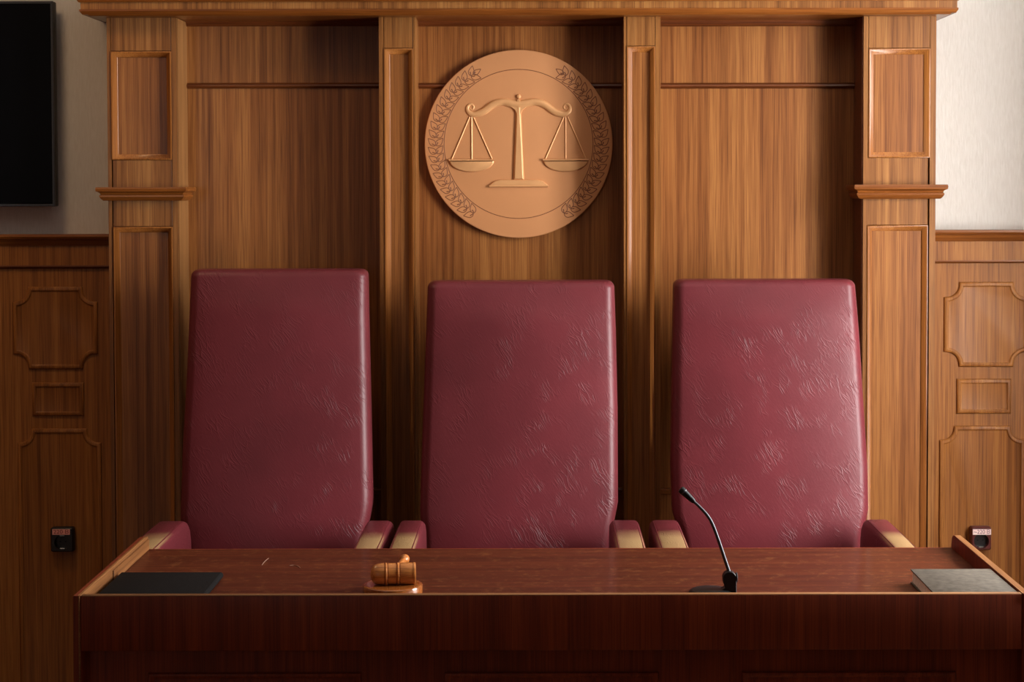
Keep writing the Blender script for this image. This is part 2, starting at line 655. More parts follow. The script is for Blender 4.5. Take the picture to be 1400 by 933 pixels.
# back boards: one per bay, upper and lower
for (u0, u1, um) in ((250, 526, 385), (568, 856, 711), (897, 1186, 1040)):
    x0, x1 = X(u0, YP), X(u1, YP)
    zm = Z(117.5, YP, um)
    bm = NB(); box(bm, x0 - 0.02, x1 + 0.02, YP, YP + 0.02, FL, zm)
    obj('lower_panel', bm, M_sap2, pan)
    bm = NB(); box(bm, x0 - 0.02, x1 + 0.02, YP, YP + 0.02, zm, ztop)
    obj('upper_panel', bm, M_sap2, pan)
    za, zb = Z(113.5, YP, um), Z(121, YP, um)
    bm = NB()
    rows = [(0.0, za), (0.004, za), (0.007, za - 0.004), (0.012, za - 0.006), (0.014, (za + zb) / 2 - 0.002), (0.010, zb + 0.004), (0.004, zb), (0.0, zb)]
    extrude_profile(bm, rows, x0 + 0.003, x1 - 0.003, 0, (YP, YP + 0.01))
    obj('cross_batten', bm, M_batten_shade, pan)
    za, zb = Z(24, YP, um), Z(36, YP, um)
    bm = NB()
    extrude_profile(bm, [(0.0, za + 0.04), (0.03, za + 0.04), (0.03, za), (0.022, za - 0.008), (0.018, zb + 0.012), (0.012, zb + 0.004), (0.006, zb), (0, zb)],
                    x0 + 0.003, x1 - 0.003, 0, (YP, YP + 0.01))
    obj('top_rail', bm, M_batten_shade, pan)  # dark colour carries painted shade from the cornice above
    za, zb = Z(667, YP, um), Z(675, YP, um)
    bm = NB()
    extrude_profile(bm, [(0.0, za), (0.015, za), (0.018, za - 0.006), (0.012, zb), (0, zb)], x0 + 0.003, x1 - 0.003, 0, (YP, YP + 0.01))
    obj('low_rail', bm, M_trim, pan)

INSET = [(-0.001, -0.01), (-0.001, 0.0025), (-0.003, 0.0035), (-0.0055, 0.0025), (-0.017, -0.012), (-0.0185, -0.0125), (-0.021, -0.0165)]


def pilaster(uL, uR, side, insets, ust, vt=25):
    """one pilaster between pixel columns uL..uR, its recessed insets (uL, uR, vTop, vBottom)"""
    x0, x1 = X(uL, YF, 265), X(uR, YF, 265)
    zt = zc + 0.01
    # body: frame boards around the recesses, recess floors are the inset panels
    b = NB()
    holes = []
    for (a, c, v0, v1) in insets:
        hx0, hx1 = X(a, YF, 265), X(c, YF, 265)
        hz1 = Z(v0, YF, (uL + uR) / 2)
        hz0 = Z(v1, YF, (uL + uR) / 2) if v1 else FL + 0.25
        holes.append((hx0, hx1, hz0, hz1))
    box(b, x0, holes[0][0], YF, YF + 0.02, FL, zt)
    box(b, holes[0][1], x1, YF, YF + 0.02, FL, zt)
    zz = zt
    for (hx0, hx1, hz0, hz1) in holes:
        box(b, hx0 + 0.0016, hx1 - 0.0016, YF + 0.0006, YF + 0.02, hz1 + 0.001, zz, 0.0008, 1)
        zz = hz0
    box(b, holes[0][0] + 0.0016, holes[0][1] - 0.0016, YF + 0.0006, YF + 0.02, FL, zz - 0.001, 0.0008, 1)
    box(b, x0 + 0.001, x1 - 0.001, YF + 0.02, YP + (0.06 if side else 0.0), FL, zt)
    root = obj('pilaster', b, M_sap, pan, 20)
    for (hx0, hx1, hz0, hz1) in holes:
        m_ = NB()
        rings(m_, rect(hx0, hx1, hz0, hz1), INSET, YF + 0.0, fill=False)
        obj('inset_moulding', m_, M_trimv, root, 50)
        p_ = NB()
        box(p_, hx0 + 0.018, hx1 - 0.018, YF + 0.0155, YF + 0.0195, hz0 + 0.018, hz1 - 0.018)
        obj('inset_panel', p_, M_sap2, root)
    return root, x0, x1


pl, a, b_ = pilaster(148, 243, 1, [(153, 236, 70, 219), (154, 236, 310, None)], 0)
obj('light_shade_strip', box(NB(), b_, b_ + 0.004, YF + 0.004, YP, FL, zc), M_lit_edge, pl)  # paler colour paints in the window light on this side
pilaster(519, 569, 0, [(525.5, 566, 66, None)], 0)
pilaster(853, 903, 0, [(856.5, 896, 63, None)], 0)
pr, a2, b2 = pilaster(1180, 1279, 1, [(1186.5, 1271, 66, 216), (1185.5, 1269, 308, None)], 0)
obj('light_shade_strip', box(NB(), a2 - 0.004, a2, YF + 0.004, YP, FL, zc), M_batten_shade, pr)  # dark colour paints in the shade on the side facing away from the window

# ledges on the outer pilasters
for (u0, u1, v0, v1) in ((148, 243, 256, 274.5), (1180, 1279, 252.5, 272)):
    um = (u0 + u1) / 2
    z1, z0 = Z(v0, YF - .03, um), Z(v1, YF - .02, um)
    h = z1 - z0
    bm = NB()
    prof = [(0.0, z1), (0.034, z1), (0.036, z1 - h * .12), (0.035, z1 - h * .30), (0.024, z1 - h * .42), (0.021, z1 - h * .55), (0.025, z1 - h * .60),
            (0.025, z1 - h * .72), (0.020, z1 - h * .88), (0.014, z0), (0.0, z0)]
    extrude_profile(bm, prof, X(u0, YF, 265), X(u1, YF, 265), 1.0, (YF, YP - 0.02))
    obj('ledge', bm, M_trim, pan, 25)

# cornice across the top
yc = YF
um = 713
zb = zc
z18, z10, z0_, = Z(20, YF - .07, um), Z(11.5, YF - .075, um), Z(1.5, YF - .08, um)
bm = NB()
prof = [(0.0, zb + 0.002), (0.030, zb + 0.002), (0.046, zb + 0.004), (0.056, zb + 0.012), (0.066, z18 + 0.004), (0.074, z10 - 0.006), (0.074, z10), (0, z10)]
extrude_profile(bm, prof, xl, xr, (1.0, 0.78), (YF, YW))
cor = obj('cornice', bm, M_trim, pan, 25)
bm = NB()
extrude_profile(bm, [(0, z10), (0.070, z10), (0.070, z0_), (0.0, z0_)], xl, xr, (1.0, 0.78), (YF, YW))
obj('cornice_band', bm, M_saph, cor, 25)
bm = NB()
extrude_profile(bm, [(0, z0_), (0.076, z0_), (0.080, z0_ + .006), (0.080, z0_ + .02), (0.088, z0_ + .03), (0.1, z0_ + .05), (0.1, z0_ + .065), (0, z0_ + .065)],
                xl, xr, (1.0, 0.78), (YF, YW))
obj('cornice_crown', bm, M_trim, cor, 25)

# ------------------------------------------------------------------ wainscots left and right
RAISE = [(0.010, 0.0), (0.010, 0.003), (0.007, 0.007), (0.002, 0.0085), (-0.003, 0.008), (-0.006, 0.004), (-0.008, 0.0035)]


def notched(x0, x1, z0, z1, r, bottom=True, n=7):
    """rectangle with concave quarter-round corners"""
    out = []
    cs = [(x0, z0, 90, 0), (x1, z0, 180, 90), (x1, z1, 270, 180), (x0, z1, 360, 270)]
    for i, (cx, cz, s, e) in enumerate(cs):
        if i < 2 and not bottom:
            out.append((cx, cz))
            continue
        for k in range(n + 1):
            a_ = math.radians(s + (e - s) * k / n)
            out.append((cx + r * math.cos(a_), cz + r * math.sin(a_)))
    return out


def wainscot(name, u0, u1, cap, octs, rects, lows, label):
    x0, x1 = u0, u1
    um = cap[4]
    bm = NB(); box(bm, x0, x1, YS, YW, FL, Z(cap[1], YS, um))
    root = obj(name, bm, M_wain)
    tag(root, label, kind='structure')
    zt, zb2 = Z(cap[0], YS - .02, um), Z(cap[1], YS - .01, um)
    h = zt - zb2
    bm = NB()
    extrude_profile(bm, [(0, zt), (0.034, zt), (0.036, zt - h * .2), (0.032, zt - h * .38), (0.024, zt - h * .45), (0.022, zt - h * .6), (0.018, zt - h * .75), (0.012, zb2), (0, zb2)],
                    x0, x1, 0, (YS, YW))
    obj('cap_rail', bm, M_trim, root, 25)
    za, zb3 = Z(cap[2], YS, um), Z(cap[3], YS, um)
    bm = NB()
    box(bm, x0, x1, YS - 0.008, YS, za, zb2)
    obj('frieze_board', bm, M_wain, root)
    bm = NB()
    extrude_profile(bm, [(0, za), (0.012, za), (0.013, za - .004), (0.008, zb3 + .003), (0.004, zb3), (0, zb3)], x0, x1, 0, (YS, YS + .01))
    obj('frieze_bead', bm, M_batten_shade if name == 'trim_1' else M_trim, root, 25)  # left bead darker: shade put into its colour
    for (a, c, v0, v1, r) in octs:
        b = NB()
        rings(b, notched(X(a, YS), X(c, YS), Z(v1, YS, um), Z(v0, YS, um), r), RAISE, YS)
        obj('raised_panel', b, M_wain, root, 40)
    for (a, c, v0, v1) in rects:
        b = NB()
        rings(b, rect(X(a, YS), X(c, YS), Z(v1, YS, um), Z(v0, YS, um)), RAISE, YS)
        obj('raised_panel', b, M_wain, root, 40)
    for (a, c, v0, r) in lows:
        b = NB()
        rings(b, notched(X(a, YS), X(c, YS), FL + 0.05, Z(v0, YS, um), r, False), RAISE, YS)
        obj('raised_panel', b, M_wain, root, 40)
    return root


d_u = 172
wainscot('trim_1', -4.9, X(148, YF, 265) + 0.01, (320.5, 336, 363, 367.5, 74),
         [(22 + k, 130 + k, 396, 501, 0.053) for k in (0, -d_u, -2 * d_u)],
         [(47 + k, 110 + k, 527, 565) for k in (0, -d_u, -2 * d_u)],
         [(26 + k, 133 + k, 590, 0.05) for k in (0, -d_u, -2 * d_u)], 'dark brown wooden wainscot below the wall screen')
wainscot('trim_2', X(1279, YF, 265) - 0.01, XR, (314.5, 330, 356, 360, 1340),
         [(1294 + k, 1402 + k, 389.5, 498, 0.053) for k in (0, d_u)],
         [(1312 + k, 1379 + k, 522, 562) for k in (0, d_u)],
         [(1289 + k, 1398 + k, 586, 0.05) for k in (0, d_u)], 'lighter brown wooden wainscot at the right side')

# ------------------------------------------------------------------ wall sockets
def socket(name, u0, u1, v0, v1, vs, body, inkm, label, txt, pale_tag):
    um = (u0 + u1) / 2
    Yb = YS - 0.0085
    Yf = Yb - 0.028
    x0, x1 = X(u0, Yf, v0), X(u1, Yf, v0)
    z1, z0 = Z(v0, Yf, um), Z(v1, Yf, um)
    cx, cz = (x0 + x1) / 2, z0 + (z1 - z0) * 0.40
    R = 0.027
    t = thing(name, label, 'power socket', (cx, Yb, z0), 'power sockets on the wainscot')
    # housing with a round recess
    bm = NB()
    path = rrect(x0, x1, z0, z1, 0.008, 6)
    rings(bm, path, [(0, 0), (0, 0.022), (-0.003, 0.0265), (-0.005, 0.028)], Yb, fill=False)
    outer = offset_path(path, -0.005)
    ov = [bm.verts.new((p[0], Yb - 0.028, p[1])) for p in outer]
    n = 28
    rim = [bm.verts.new((cx + R * math.cos(2 * PI * k / n), Yb - 0.028, cz + R * math.sin(2 * PI * k / n))) for k in range(n)]
    # bridge outline -> rim by angle
    eo = [bm.edges.new((ov[i], ov[(i + 1) % len(ov)])) for i in range(len(ov))]
    er = [bm.edges.new((rim[i], rim[(i + 1) % n])) for i in range(n)]
    bmesh.ops.bridge_loops(bm, edges=eo + er)
    low = [bm.verts.new((v.co.x, Yb - 0.010, v.co.z)) for v in rim]
    for i in range(n):
        j = (i + 1) % n
        bm.faces.new((rim[i], rim[j], low[j], low[i]))
    bm.faces.new(low)
    bmesh.ops.remove_doubles(bm, verts=bm.verts, dist=1e-5)
    obj('housing', bm, body, t)
    b = NB()
    lathe(b, [(R - 0.0008, 0.0), (R - 0.0008, 0.0004), (0, 0.0004)], (cx, Yb - 0.0098, cz), (0, -1, 0), 28)
    obj('recess_face', b, M_sockd, t)
    for s in (-1, 1):
        b = NB()
        lathe(b, [(0.0033, 0.0), (0.0033, 0.0006)], (cx + s * 0.0095, Yb - 0.010, cz), (0, -1, 0), 12)
        obj('pin_hole', b, M_black, t)
        b = NB()
        box(b, cx - 0.009, cx + 0.009, Yb - 0.024, Yb - 0.0105, cz + s * 0.0235 - 0.002, cz + s * 0.0235 + 0.002, 0.001, 1)
        obj('earth_clip', b, M_chrome, t)
    # sticker
    sx0, sx1 = X(vs[0], Yf, vs[2]), X(vs[1], Yf, vs[2])
    s1, s0 = Z(vs[2], Yf, um), Z(vs[3], Yf, um)
    b = NB(); box(b, sx0, sx1, Yb - 0.0288, Yb - 0.0278, s0, s1)
    st = obj('sticker', b, M_tagw if pale_tag else M_tagp, t)  # flag picks the paler of the two sticker colours
    st['label'] = 'pale pink voltage sticker'
    cu = bpy.data.curves.new('voltage', 'FONT')
    cu.body = txt
    cu.align_x, cu.align_y = 'CENTER', 'CENTER'
    cu.size = (s1 - s0) * 1.05
    cu.extrude = 0.0002
    to = bpy.data.objects.new('tmp', cu)
    COL.objects.link(to)
    dg = bpy.context.evaluated_depsgraph_get()
    me = bpy.data.meshes.new_from_object(to.evaluated_get(dg))
    bpy.data.objects.remove(to)
    b = NB(); b.from_mesh(me)
    ww = max(v.co.x for v in b.verts) - min(v.co.x for v in b.verts)
    for v in b.verts:
        x_, y_, z_ = v.co
        v.co = (x_ * (sx1 - sx0) * 0.86 / ww + (sx0 + sx1) / 2, Yb - 0.0290 - z_, y_ + (s0 + s1) / 2)
    obj('voltage_print', b, inkm, st)


socket('power_socket', 68.5, 100, 722, 755.5, (71.5, 95.5, 724, 731.5), M_sockd, M_ink,
       'black wall socket with pink 220 V sticker on the dark left wainscot', '220 В', 0)
socket('power_socket', 1328, 1356, 721, 753, (1330, 1355, 724, 731.5), M_sockr, M_ink2,
       'maroon wall socket with pale 220 V sticker on the right wainscot', '~220 В', 1)

# ------------------------------------------------------------------ wall screen
YT = 6.19
tx1, tz0, tz1 = X(75.5, YT, 280), Z(282.5, YT, 40), Z(1.5, YT, 40)
tx0 = tx1 - 1.30
tv = thing('wall_screen', 'large black flat television screen mounted high on the left wall', 'television', ((tx0 + tx1) / 2, YT, tz0))
bm = NB(); box(bm, tx0, tx1, YT + 0.005, YT + 0.045, tz0, tz1, 0.004)
obj('casing', bm, M_black, tv)
bm = NB()
rings(bm, rect(tx0, tx1, tz0, tz1), [(0, -0.004), (0, 0.0), (-0.002, 0.002), (-0.008, 0.002), (-0.009, -0.001)], YT, fill=False)
obj('bezel', bm, M_frame, tv)
bm = NB(); box(bm, tx0 + 0.008, tx1 - 0.008, YT, YT + 0.006, tz0 + 0.014, tz1 - 0.008)
obj('screen', bm, M_screen, tv)
bm = NB(); box(bm, (tx0 + tx1) / 2 - 0.15, (tx0 + tx1) / 2 + 0.15, YT + 0.04, YW, (tz0 + tz1) / 2 - 0.15, (tz0 + tz1) / 2 + 0.15)
obj('wall_bracket', bm, M_black, tv)

# ------------------------------------------------------------------ emblem
YE = YP - 0.024
ex, ez = P(709, 197, YE)
RE = 128.5 * YE / F
K = RE / 400.0


def E(a, b):
    return ex + (a - 465) * K, ez - (b - 488) * K


em = thing('emblem', 'round copper plaque with raised scales and engraved laurel above the middle chair', 'plaque', (ex, YP, ez - RE))
bm = NB()
lathe(bm, [(RE - 0.004, 0), (RE - 0.001, 0.003), (RE, 0.010), (RE, 0.021), (RE - 0.002, 0.0235), (RE - 0.005, 0.024), (0, 0.024)], (ex, YP, ez), (0, -1, 0), 120)
disc = obj('disc', bm, M_copper, em, 25)
bm = NB()
rp = [(ex + 316.5 * K * math.cos(2 * PI * k / 120), ez + 316.5 * K * math.sin(2 * PI * k / 120)) for k in range(121)]
relief(bm, rp, 1.5 * K, YE, 0.0006, 3)
obj('engraved_ring', bm, M_groove, em)


def leaf(bm, base, ang, ln, wd):
    """engraved leaf outline with a curled vein, drawn from its base along ang"""
    ca, sa = math.cos(ang), math.sin(ang)

    def T(p):
        return (base[0] + (p[0] * ca - p[1] * sa) * K, base[1] + (p[0] * sa + p[1] * ca) * K)
    pts = []
    for k in range(11):
        t = k / 10
        pts.append((ln * t, wd * math.sin(PI * t ** 0.75) * (1 - 0.25 * t)))
    other = [(p[0], -p[1]) for p in pts[::-1]]
    relief(bm, [T(p) for p in pts], 1.6 * K, YE, 0.0006, 2)
    relief(bm, [T(p) for p in other], 1.6 * K, YE, 0.0006, 2)
    v = [(ln * 0.0, 0), (ln * 0.18, wd * 0.1), (ln * 0.36, wd * 0.35)]
    relief(bm, [T(p) for p in v], [1.2 * K, 2.0 * K, 2.4 * K], YE, 0.0006, 2)


for s in (-1, 1):
    bm = NB()
    n = 21
    for k in range(n):
        th = math.radians(-57 + 112 * k / (n - 1))
        r0 = 352 * K
        c = (ex + s * r0 * math.cos(th), ez + r0 * math.sin(th))
        # tangent pointing up along the arc
        tang = math.atan2(math.cos(th), -s * math.sin(th))
        for side in (-1, 1):
            leaf(bm, (c[0] + side * 2 * K * math.sin(tang), c[1] - side * 2 * K * math.cos(tang)), tang - side * math.radians(44), 43, 13.5)
        if k == n - 1:
            c2 = (c[0] + 12 * K * math.cos(tang), c[1] + 12 * K * math.sin(tang))
            leaf(bm, c2, tang, 40, 11)
    obj('laurel_branch', bm, M_groove, em)

# scales
bm = NB()
rings(bm, [E(*p) for p in ((456, 312), (474, 312), (488, 640), (443, 640))], [(0, 0), (0, 0.003), (-0.0025, 0.0065), (-0.005, 0.008)], YE)
pil = obj('scale_pillar', bm, M_copper2, em, 25)
bm = NB()
fx, fz = E(465.5, 287)
lathe(bm, [(0, -0.009), (0.006, -0.006), (0.0085, 0), (0.006, 0.006), (0, 0.009)], (fx, YE, fz), (0, -1, 0), 20)
rings(bm, [E(*p) for p in ((460, 297), (471, 297), (474, 318), (457, 318))], [(0, 0), (0, 0.006), (-0.001, 0.008)], YE)
obj('finial', bm, M_copper2, pil)
bm = NB()
foot = [(342, 672), (338, 667), (342, 661), (362, 646), (385, 640), (545, 640), (568, 646), (588, 661), (592, 667), (588, 672)]
rings(bm, [E(*p) for p in foot], [(0, 0), (0, 0.004), (-0.002, 0.0065), (-0.004, 0.007)], YE)
ft = obj('scale_foot', bm, M_copper2, em, 25)
bm = NB()
relief(bm, [E(340, 667), E(590, 667)], 4.5 * K, YE - 0.004, 0.0055, 6)
obj('foot_rim', bm, M_copper2, ft)
cen = [(466, 322), (436, 317), (405, 310), (376, 313), (350, 325), (325, 344), (300, 357), (276, 362), (257, 356), (248, 340), (252, 325), (264, 319), (274, 327), (272, 339), (263, 341), (259, 334)]
hwid = [19, 18, 16, 16, 16.5, 16.5, 15.5, 13.5, 11, 8.5, 6.5, 5, 4.2, 3.6, 3, 2]
for s in (1,):
    bm = NB()
    for sx in (1, -1):
        cc = catmull([Vector((466 + sx * (p[0] - 466), p[1])) for p in cen], 5)
        hh = []
        for i in range(len(hwid) - 1):
            hh += [hwid[i] + (hwid[i + 1] - hwid[i]) * k / 5 for k in range(5)]
        hh.append(hwid[-1])
        relief(bm, [E(p.x, p.y) for p in cc], [h * K for h in hh], YE, [max(0.0022, h * K * 0.62) for h in hh], 8)
    # web under the beam beside the pillar
    rings(bm, [E(*p) for p in ((420, 322), (512, 322), (482, 345), (476, 362), (456, 362), (450, 345))], [(0, 0), (0, 0.004), (-0.002, 0.007)], YE)
    obj('scale_beam', bm, M_copper2, em, 40)
for s in (-1, 1):
    mx = lambda a: a if s < 0 else 931 - a
    bm = NB()
    bowl = [(171, 556)] + [(266 + 95 * math.cos(PI + PI * k / 16), 560 - 47 * math.sin(PI + PI * k / 16)) for k in range(17)] + [(361, 556)]
    rings(bm, [E(mx(p[0]), p[1]) for p in bowl], [(0, 0), (0, 0.003), (-0.0015, 0.005), (-0.003, 0.0062), (-0.005, 0.0068)], YE)
    pn = obj('scale_pan', bm, M_copper2, em, 50)
    bm = NB()
    relief(bm, [E(mx(169), 556), E(mx(363), 556)], 4.5 * K, YE - 0.003, 0.0075, 6)
    obj('pan_rim', bm, M_copper2, pn)
    for tx, bx in ((258, 179), (266, 266), (273, 354)):
        bm = NB()
        relief(bm, [E(mx(tx), 372), E(mx(bx), 556)], 3.3 * K, YE, 0.0035, 6)
        obj('hanger_rod', bm, M_copper2, pn)

# ------------------------------------------------------------------ chairs
def loft(bm, secs):
    prev = None
    for s in secs:
        vs = [bm.verts.new(p) for p in s]
        if prev:
            for i in range(len(vs)):
                j = (i + 1) % len(vs)
                bm.faces.new((prev[i], prev[j], vs[j], vs[i]))
        else:
            bm.faces.new(vs[::-1])
        prev = vs
    bm.faces.new(prev)
    return bm


def lerp_tab(tab, t):
    for (a, va), (b, vb) in zip(tab, tab[1:]):
        if t <= b:
            k = (t - a) / (b - a)
            return va + (vb - va) * k
    return tab[-1][1]


def chair(label, vtop, left, right, arms, group, side_lean=0):
    """left/right: outlines of the backrest as (v, u) tables; arms: ((inner, outer) left, (inner, outer) right) in metres about the base"""
    ztop = Z(vtop, 5.81, 740)
    zbot = 0.42
    y_t, y_b = 5.80, 5.61
    ux = sum(lerp_tab(t_, 600) for t_ in (left, right)) / 2
    cx = X(ux, 5.64, 600)
    t = thing('judge_chair', label, 'chair', (cx, 5.52, FL), group)
    bm = NB()
    secs = []
    R_ = 0.022
    n = 44
    zs = []
    for k in range(n + 1):
        zs.append(zbot + (ztop - zbot) * k / n)
    full = []
    for q in (0.0, 0.25, 0.55, 0.85):
        full.append((zbot + 0.03 * q, 0.03 * (1 - math.sqrt(1 - (1 - q) ** 2)) if q < 1 else 0))
    full += [(z, 0) for z in zs if zbot + 0.03 < z < ztop - R_]
    for k in range(0, 9):
        a_ = PI / 2 * k / 8
        full.append((ztop - R_ + R_ * math.sin(a_), R_ * (1 - math.cos(a_))))
    for z, ins in full:
        tt = (z - zbot) / (ztop - zbot)
        y = y_b + (y_t - y_b) * tt ** 1.2
        # pixel row of this height on the front face
        v = None
        d = z
        lo, hi = vtop - 30, 1000.0
        for _ in range(30):
            md = (lo + hi) / 2
            if P(740, md, y)[1] > z:
                lo = md
            else:
                hi = md
        v = lo
        xa, xb = X(lerp_tab(left, v), y + 0.03, v), X(lerp_tab(right, v), y + 0.03, v)
        xa += ins
        xb -= ins
        th = 0.13 - 0.02 * tt
        yf, yb = y + ins * 0.8, y + th - ins * 0.8
        r = 0.034
        base = rrect(xa, xb, yf, yb, r, 7)
        pts = []
        for (px, py) in base:
            e = (px - (xa + xb) / 2) / ((xb - xa) / 2)
            # crowned upholstery: the front swells towards the middle
            if py < (yf + yb) / 2:
                py -= 0.030 * (1 - e * e) * min(1, (1 - tt) * 7 + .15)
            pts.append((px, py, z))
        # add points along the front so that it is smoothly crowned
        out = []
        for i in range(len(pts)):
            p, q = pts[i], pts[(i + 1) % len(pts)]
            out.append(p)
            if abs(p[0] - q[0]) > 0.3 and p[1] < (yf + yb) / 2:
                for k in range(1, 14):
                    s = k / 14
                    x_ = p[0] + (q[0] - p[0]) * s
                    e = (x_ - (xa + xb) / 2) / ((xb - xa) / 2)
                    out.append((x_, yf - 0.030 * (1 - e * e) * min(1, (1 - tt) * 7 + .15), z))
        secs.append(out)
    loft(bm, secs)
    obj('backrest', bm, M_leather, t, 60)
    # seat
    xa, xb = cx + arms[0][0] + 0.006, cx + arms[1][0] - 0.006
    bm = NB()
    box(bm, xa, xb, 5.00, 5.605, 0.36, 0.50, 0.035, 4)
    obj('seat', bm, M_leather, t, 50)
    # arms: padded blocks, rounded over the rear end and the top edges
    for s, (i_, o_) in zip((-1, 1), arms):
        x0, x1 = sorted((cx + i_, cx + o_))
        bm = NB()
        ztop_a = Z(711.5, 5.52, 740)
        secs = []
        ycs = [(4.045, -0.115), (4.042, -0.060), (4.032, -0.028), (4.015, -0.010), (3.99, -0.002), (3.95, 0), (3.85, 0), (3.75, 0), (3.63, -0.002), (3.60, -0.008), (3.585, -0.03)]
        for (yy, dz) in ycs:
            zt_ = ztop_a + dz
            zb_ = ztop_a - 0.145
            r = 0.016
            pr_ = []
            for (px, pz) in rrect(x0, x1, zb_, max(zt_, zb_ + 0.03), min(r, 0.013 if zt_ - zb_ < .05 else r), 4):
                bulge = 0.006 * (1 - ((px - (x0 + x1) / 2) / ((x1 - x0) / 2)) ** 2) if pz > zb_ + 0.04 else 0
                pr_.append((px, 5.585 - (4.045 - yy) * 1.4, pz + bulge))
            secs.append(pr_)
        loft(bm, secs)
        ar = obj('armrest', bm, M_arm, t, 50, origin=((x0 + x1) / 2, 5.44, ztop_a - 0.07))
        # seams along the top edges
        for xs in (x0 + 0.010, x1 - 0.010):
            b = NB()
            tube(b, [(xs, 5.505, ztop_a - 0.0010), (xs, 5.40, ztop_a + 0.0008), (xs, 4.99, ztop_a + 0.0008)], 0.0016, 6)
            obj('seam', b, M_leather, ar)
        b = NB()
        box(b, x0 + 0.02, x1 - 0.02, 5.12, 5.20, 0.40, ztop_a - 0.14, 0.004)
        obj('arm_post', b, M_black, ar)
    # pedestal
    bm = NB()
    lathe(bm, [(0.05, 0), (0.032, 0.03), (0.028, 0.36), (0.1, 0.38), (0.1, 0.40)], (cx, 5.33, FL + 0.06), (0, 0, 1), 20)
    obj('pedestal', bm, M_black, t)
    for k in range(5):
        a_ = 2 * PI * k / 5 + 0.3
        bm = NB()
        tube(bm, [(cx + 0.03 * math.cos(a_), 5.33 + 0.03 * math.sin(a_), FL + 0.09), (cx + 0.27 * math.cos(a_), 5.33 + 0.27 * math.sin(a_), FL + 0.05),
                  (cx + 0.29 * math.cos(a_), 5.33 + 0.29 * math.sin(a_), FL + 0.005)], [0.025, 0.018, 0.016], 10)
        obj('leg', bm, M_black, t)
    return t


CH = 'judges\' chairs behind the bench'
chair('tall burgundy leather chair at the left end, nearest the wall screen', 368,
      [(360, 262), (500, 256), (620, 249.5), (712, 246.5), (740, 252), (760, 255), (1000, 258)],
      [(360, 502), (420, 503), (560, 506), (690, 508.5), (712, 505), (735, 499), (1000, 495)],
      ((-0.268, -0.36), (0.299, 0.384)), CH)
chair('tall burgundy leather chair in the middle, directly below the round plaque', 384.5,
      [(380, 585), (520, 580), (640, 576), (705, 574), (740, 578), (1000, 580)],
      [(380, 839.5), (450, 842), (560, 844.5), (690, 845), (715, 840), (740, 836), (1000, 832)],
      ((-0.299, -0.381), (0.284, 0.377)), CH)
chair('tall burgundy leather chair at the right end, behind the microphone', 383.5,
      [(380, 921.5), (500, 919.5), (640, 918), (705, 920), (730, 928), (760, 934), (1000, 940)],
      [(380, 1168), (450, 1174), (560, 1181), (640, 1186), (700, 1187), (720, 1183), (745, 1176), (1000, 1170)],
      ((-0.299, -0.392), (0.286, 0.366)), CH)

# ------------------------------------------------------------------ judges' bench
ZD = 0.78          # worktop
ZR = 0.8175        # rails around it
xo0, xi0 = -1.070, -1.053
xi1, xo1 = 1.096, 1.113
yf0, yf1 = 3.973, 3.993
yb = 4.667
be = thing('judges_bench', 'long dark mahogany bench with worn edges in front of the three chairs', 'bench', ((xi0 + xi1) / 2, 4.32, FL))
bm = NB()
box(bm, xi0, xi1, yf1, yb - 0.006, ZD - 0.03, ZD, 0.001, 1)
top = obj('worktop', bm, M_top, be)
bm = NB(); box(bm, xi0, xi1, yb - 0.006, yb, ZD - 0.03, ZD + 0.0004, 0.001, 1)
obj('worktop_edging', bm, M_bench, top)
for pts in ([(358, 773), (360.5, 769.5), (364, 766), (367.5, 763.5)], [(396, 773.5), (402, 773), (407, 774), (411, 777)]):
    bm = NB()
    q = catmull([Vector((*PZ(u, v, ZD + .001), ZD + .0008)) for u, v in pts], 5)
    tube(bm, q, [0.0003] + [0.0008] * (len(q) - 2) + [0.0003], 6)
    obj('scratch', bm, M_hair, top)['label'] = 'pale curved scratch'


def side_panel(x0, x1):
    # profile in y-z: rounded upper rear corner
    prof = [(yf0 - 0.002, FL), (yf0 - 0.002, ZR)]
    r = 0.028
    for k in range(9):
        a_ = PI / 2 * (1 - k / 8)
        prof.append((yb + 0.002 - r + r * math.cos(a_), ZR - r + r * math.sin(a_)))
    prof += [(yb + 0.002, FL)]
    bm = NB()
    va = [bm.verts.new((x0, y, z)) for y, z in prof]
    vb = [bm.verts.new((x1, y, z)) for y, z in prof]
    bm.faces.new(va)
    bm.faces.new(vb[::-1])
    for i in range(len(prof)):
        j = (i + 1) % len(prof)
        bm.faces.new((va[i], va[j], vb[j], vb[i]))
    ed = [e for e in bm.edges if abs(e.verts[0].co.x - e.verts[1].co.x) < 1e-6 and max(v.co.z for v in e.verts) > 0.5]
    bmesh.ops.bevel(bm, geom=ed, offset=0.0018, segments=2, affect='EDGES')
    return bm


sl = obj('side_panel', side_panel(xo0, xi0), M_bench, be)
sr = obj('side_panel', side_panel(xi1, xo1), M_bench, be)
sl['label'] = 'left side panel with rubbed golden edges'
bm = NB(); box(bm, xi0 - 0.001, xi0 + 0.0015, yf1, yb - 0.012, ZD + 0.001, ZR - 0.0005, 0.0006, 1)
obj('side_lining', bm, M_rail, sl)
bm = NB(); box(bm, xi0 + 0.0015, xi0 + 0.005, 4.27, yb - 0.012, ZD + 0.001, ZR - 0.008, 0.001, 1)
obj('side_lining', bm, M_rail, sl)
bm = NB(); box(bm, xi0 - 0.0045, xi0 - 0.001, yf0 - 0.0028, yf0, FL, ZR - 0.001, 0.0008, 1)
obj('rubbed_edge', bm, M_rail, sl)
bm = NB(); box(bm, xi0 - 0.006, xi0 + 0.0005, yf0 - 0.001, yb - 0.03, ZR - 0.0012, ZR + 0.0008, 0.0006, 1)
obj('rubbed_edge', bm, M_rail, sl)
